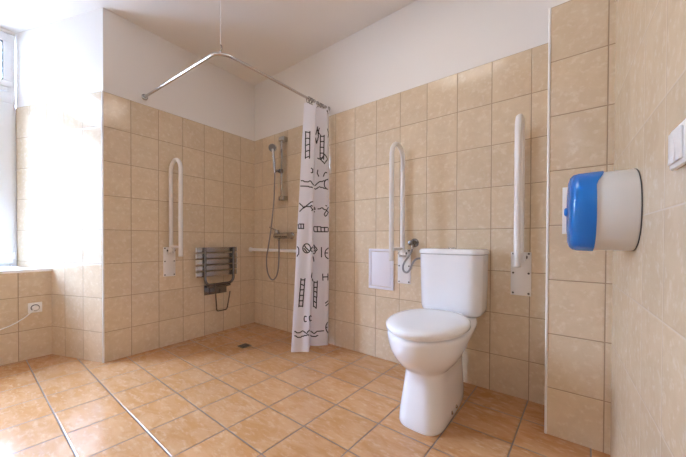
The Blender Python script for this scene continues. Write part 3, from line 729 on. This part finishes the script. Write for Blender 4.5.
loft(bm, [cover_ring(-.093, .1372, .022), cover_ring(-.0935, .1402, .022), cover_ring(-.115, .1398, .014), cover_ring(-.132, .1388), cover_ring(-.144, .135), cover_ring(-.152, .126), cover_ring(-.1565, .110), cover_ring(-.1585, .08), cover_ring(-.159, .03)], cap0=False)
obj('cover', bm, M_blue, t, angle=60)
b = bmesh.new(); lathe(b, [(.158, .014), (.163, .014), (.167, .010), (.168, 0)], (0, -.05, .0), (-1, 0, 0), 18); obj('lock_button', b, M_blue, t)

tag(obj('wall_card', box(2.610, 2.705, -.2855, -.2825, .931, 1.140, .001), M_paper), 'narrow white panel on the tiled pillar, half hidden behind the blue dispenser', 'panel')

# light switch, right edge
t = thing('light_switch', 'white double rocker light switch on the right-hand tiled wall', 'switch', (XR, -1.122, 1.079))
obj('switch_plate', box(-.010, -.0005, -.046, .046, -.039, .039, .004), M_white, t)
for y in (-.0175, .0175):
    obj('rocker', box(-.0145, -.010, y - .0165, y + .0165, -.030, .030, .0015), M_white, t)

# socket with white lead under the sill
t = thing('wall_socket', 'white wall socket on the tiled parapet below the window sill', 'socket', (SX, -1.621, .383))
obj('socket_plate', box(.0005, .010, -.038, .038, -.038, .038, .003), M_white, t)
b = bmesh.new(); lathe(b, [(.0102, .0245), (.0115, .0245), (.0115, .0195), (.0102, .0195)], (0, 0, 0), (1, 0, 0), 26); obj('socket_ring', b, M_nozzle, t)
t = thing('power_lead', 'white power lead plugged into the wall socket and trailing left', 'cable', (SX, -1.621, .383))
b = bmesh.new(); lathe(b, [(.0117, .019), (.03, .019), (.036, .013), (.037, 0)], (0, 0, 0), (1, 0, 0), 20); obj('plug', b, M_white, t)
cb = [(.03, -.008, -.010), (.034, -.03, -.034), (.034, -.068, -.068), (.034, -.115, -.097), (.034, -.17, -.118), (.036, -.26, -.145), (.05, -.42, -.19), (.06, -.60, -.27), (.07, -.72, -.36), (.09, -.82, -.376), (.13, -.95, -.3785)]
obj('cord', tube(catmull(cb, 7), .0042, 10), M_white, t)

# ------------------------------------------------------------------ daylight, camera, view
W = bpy.data.worlds.new('sky'); S.world = W; W.use_nodes = True
nt = W.node_tree; nt.nodes.clear(); B = NB(nt)
tc = B.n('ShaderNodeTexCoord'); sp = B.n('ShaderNodeSeparateXYZ'); B.link(tc.outputs['Generated'], sp.inputs[0])
f = B.ramp(sp.outputs[2], 0.0, 0.65)
SKY = 46.0
col = B.mix(f, (0.60, 0.74, 1.0), (0.47, 0.65, 1.0))
stg = B.math('MULTIPLY_ADD', f, SKY, 9.0)
bg = B.n('ShaderNodeBackground'); B.link(col, bg.inputs['Color']); B.link(stg, bg.inputs['Strength'])
ow = B.n('ShaderNodeOutputWorld'); B.link(bg.outputs[0], ow.inputs['Surface'])
L = bpy.data.lights.new('window_portal', 'AREA'); L.shape = 'RECTANGLE'; L.size = 1.09; L.size_y = 1.88
L.cycles.is_portal = True
lo = bpy.data.objects.new('window_portal', L); COL.objects.link(lo)
lo.location = (WX - .1, (WY0 + WY1) / 2, 1.61)
lo.rotation_euler = Vector((1, 0, 0)).to_track_quat('-Z', 'Z').to_euler()

# camera: a wide lens, slightly shifted
yaw, pit, rol = 0.6626767, -0.0098448, 0.0033270
c, s_ = math.cos(yaw), math.sin(yaw)
fw = Vector((-s_, c, 0)); rt = Vector((c, s_, 0)); up = Vector((0, 0, 1))
fw2 = fw * math.cos(pit) + up * math.sin(pit); up2 = up * math.cos(pit) - fw * math.sin(pit)
rt3 = rt * math.cos(rol) + up2 * math.sin(rol); up3 = up2 * math.cos(rol) - rt * math.sin(rol)
cam = bpy.data.cameras.new('camera'); co = bpy.data.objects.new('camera', cam); COL.objects.link(co)
M = Matrix((rt3, up3, -fw2)).transposed().to_4x4(); M.translation = Vector((2.58738, -1.94978, 0.89932)); co.matrix_world = M
cam.sensor_width = 36.0; cam.sensor_fit = 'HORIZONTAL'; cam.lens = 287.0993 * 36.0 / 686.0
cam.shift_x = 11.3928 / 686.0; cam.shift_y = 14.4434 / 686.0; cam.clip_start = 0.02
S.camera = co
S.view_settings.view_transform = 'Standard'; S.view_settings.look = 'None'; S.view_settings.gamma = 1.0
S.view_settings.use_curve_mapping = False; S.view_settings.exposure = 1.02
S.cycles.use_denoising = True; S.cycles.max_bounces = 12; S.cycles.diffuse_bounces = 8; S.cycles.glossy_bounces = 6
S.cycles.transparent_max_bounces = 12; S.cycles.caustics_reflective = False; S.cycles.caustics_refractive = False
S.cycles.sample_clamp_indirect = 8.0
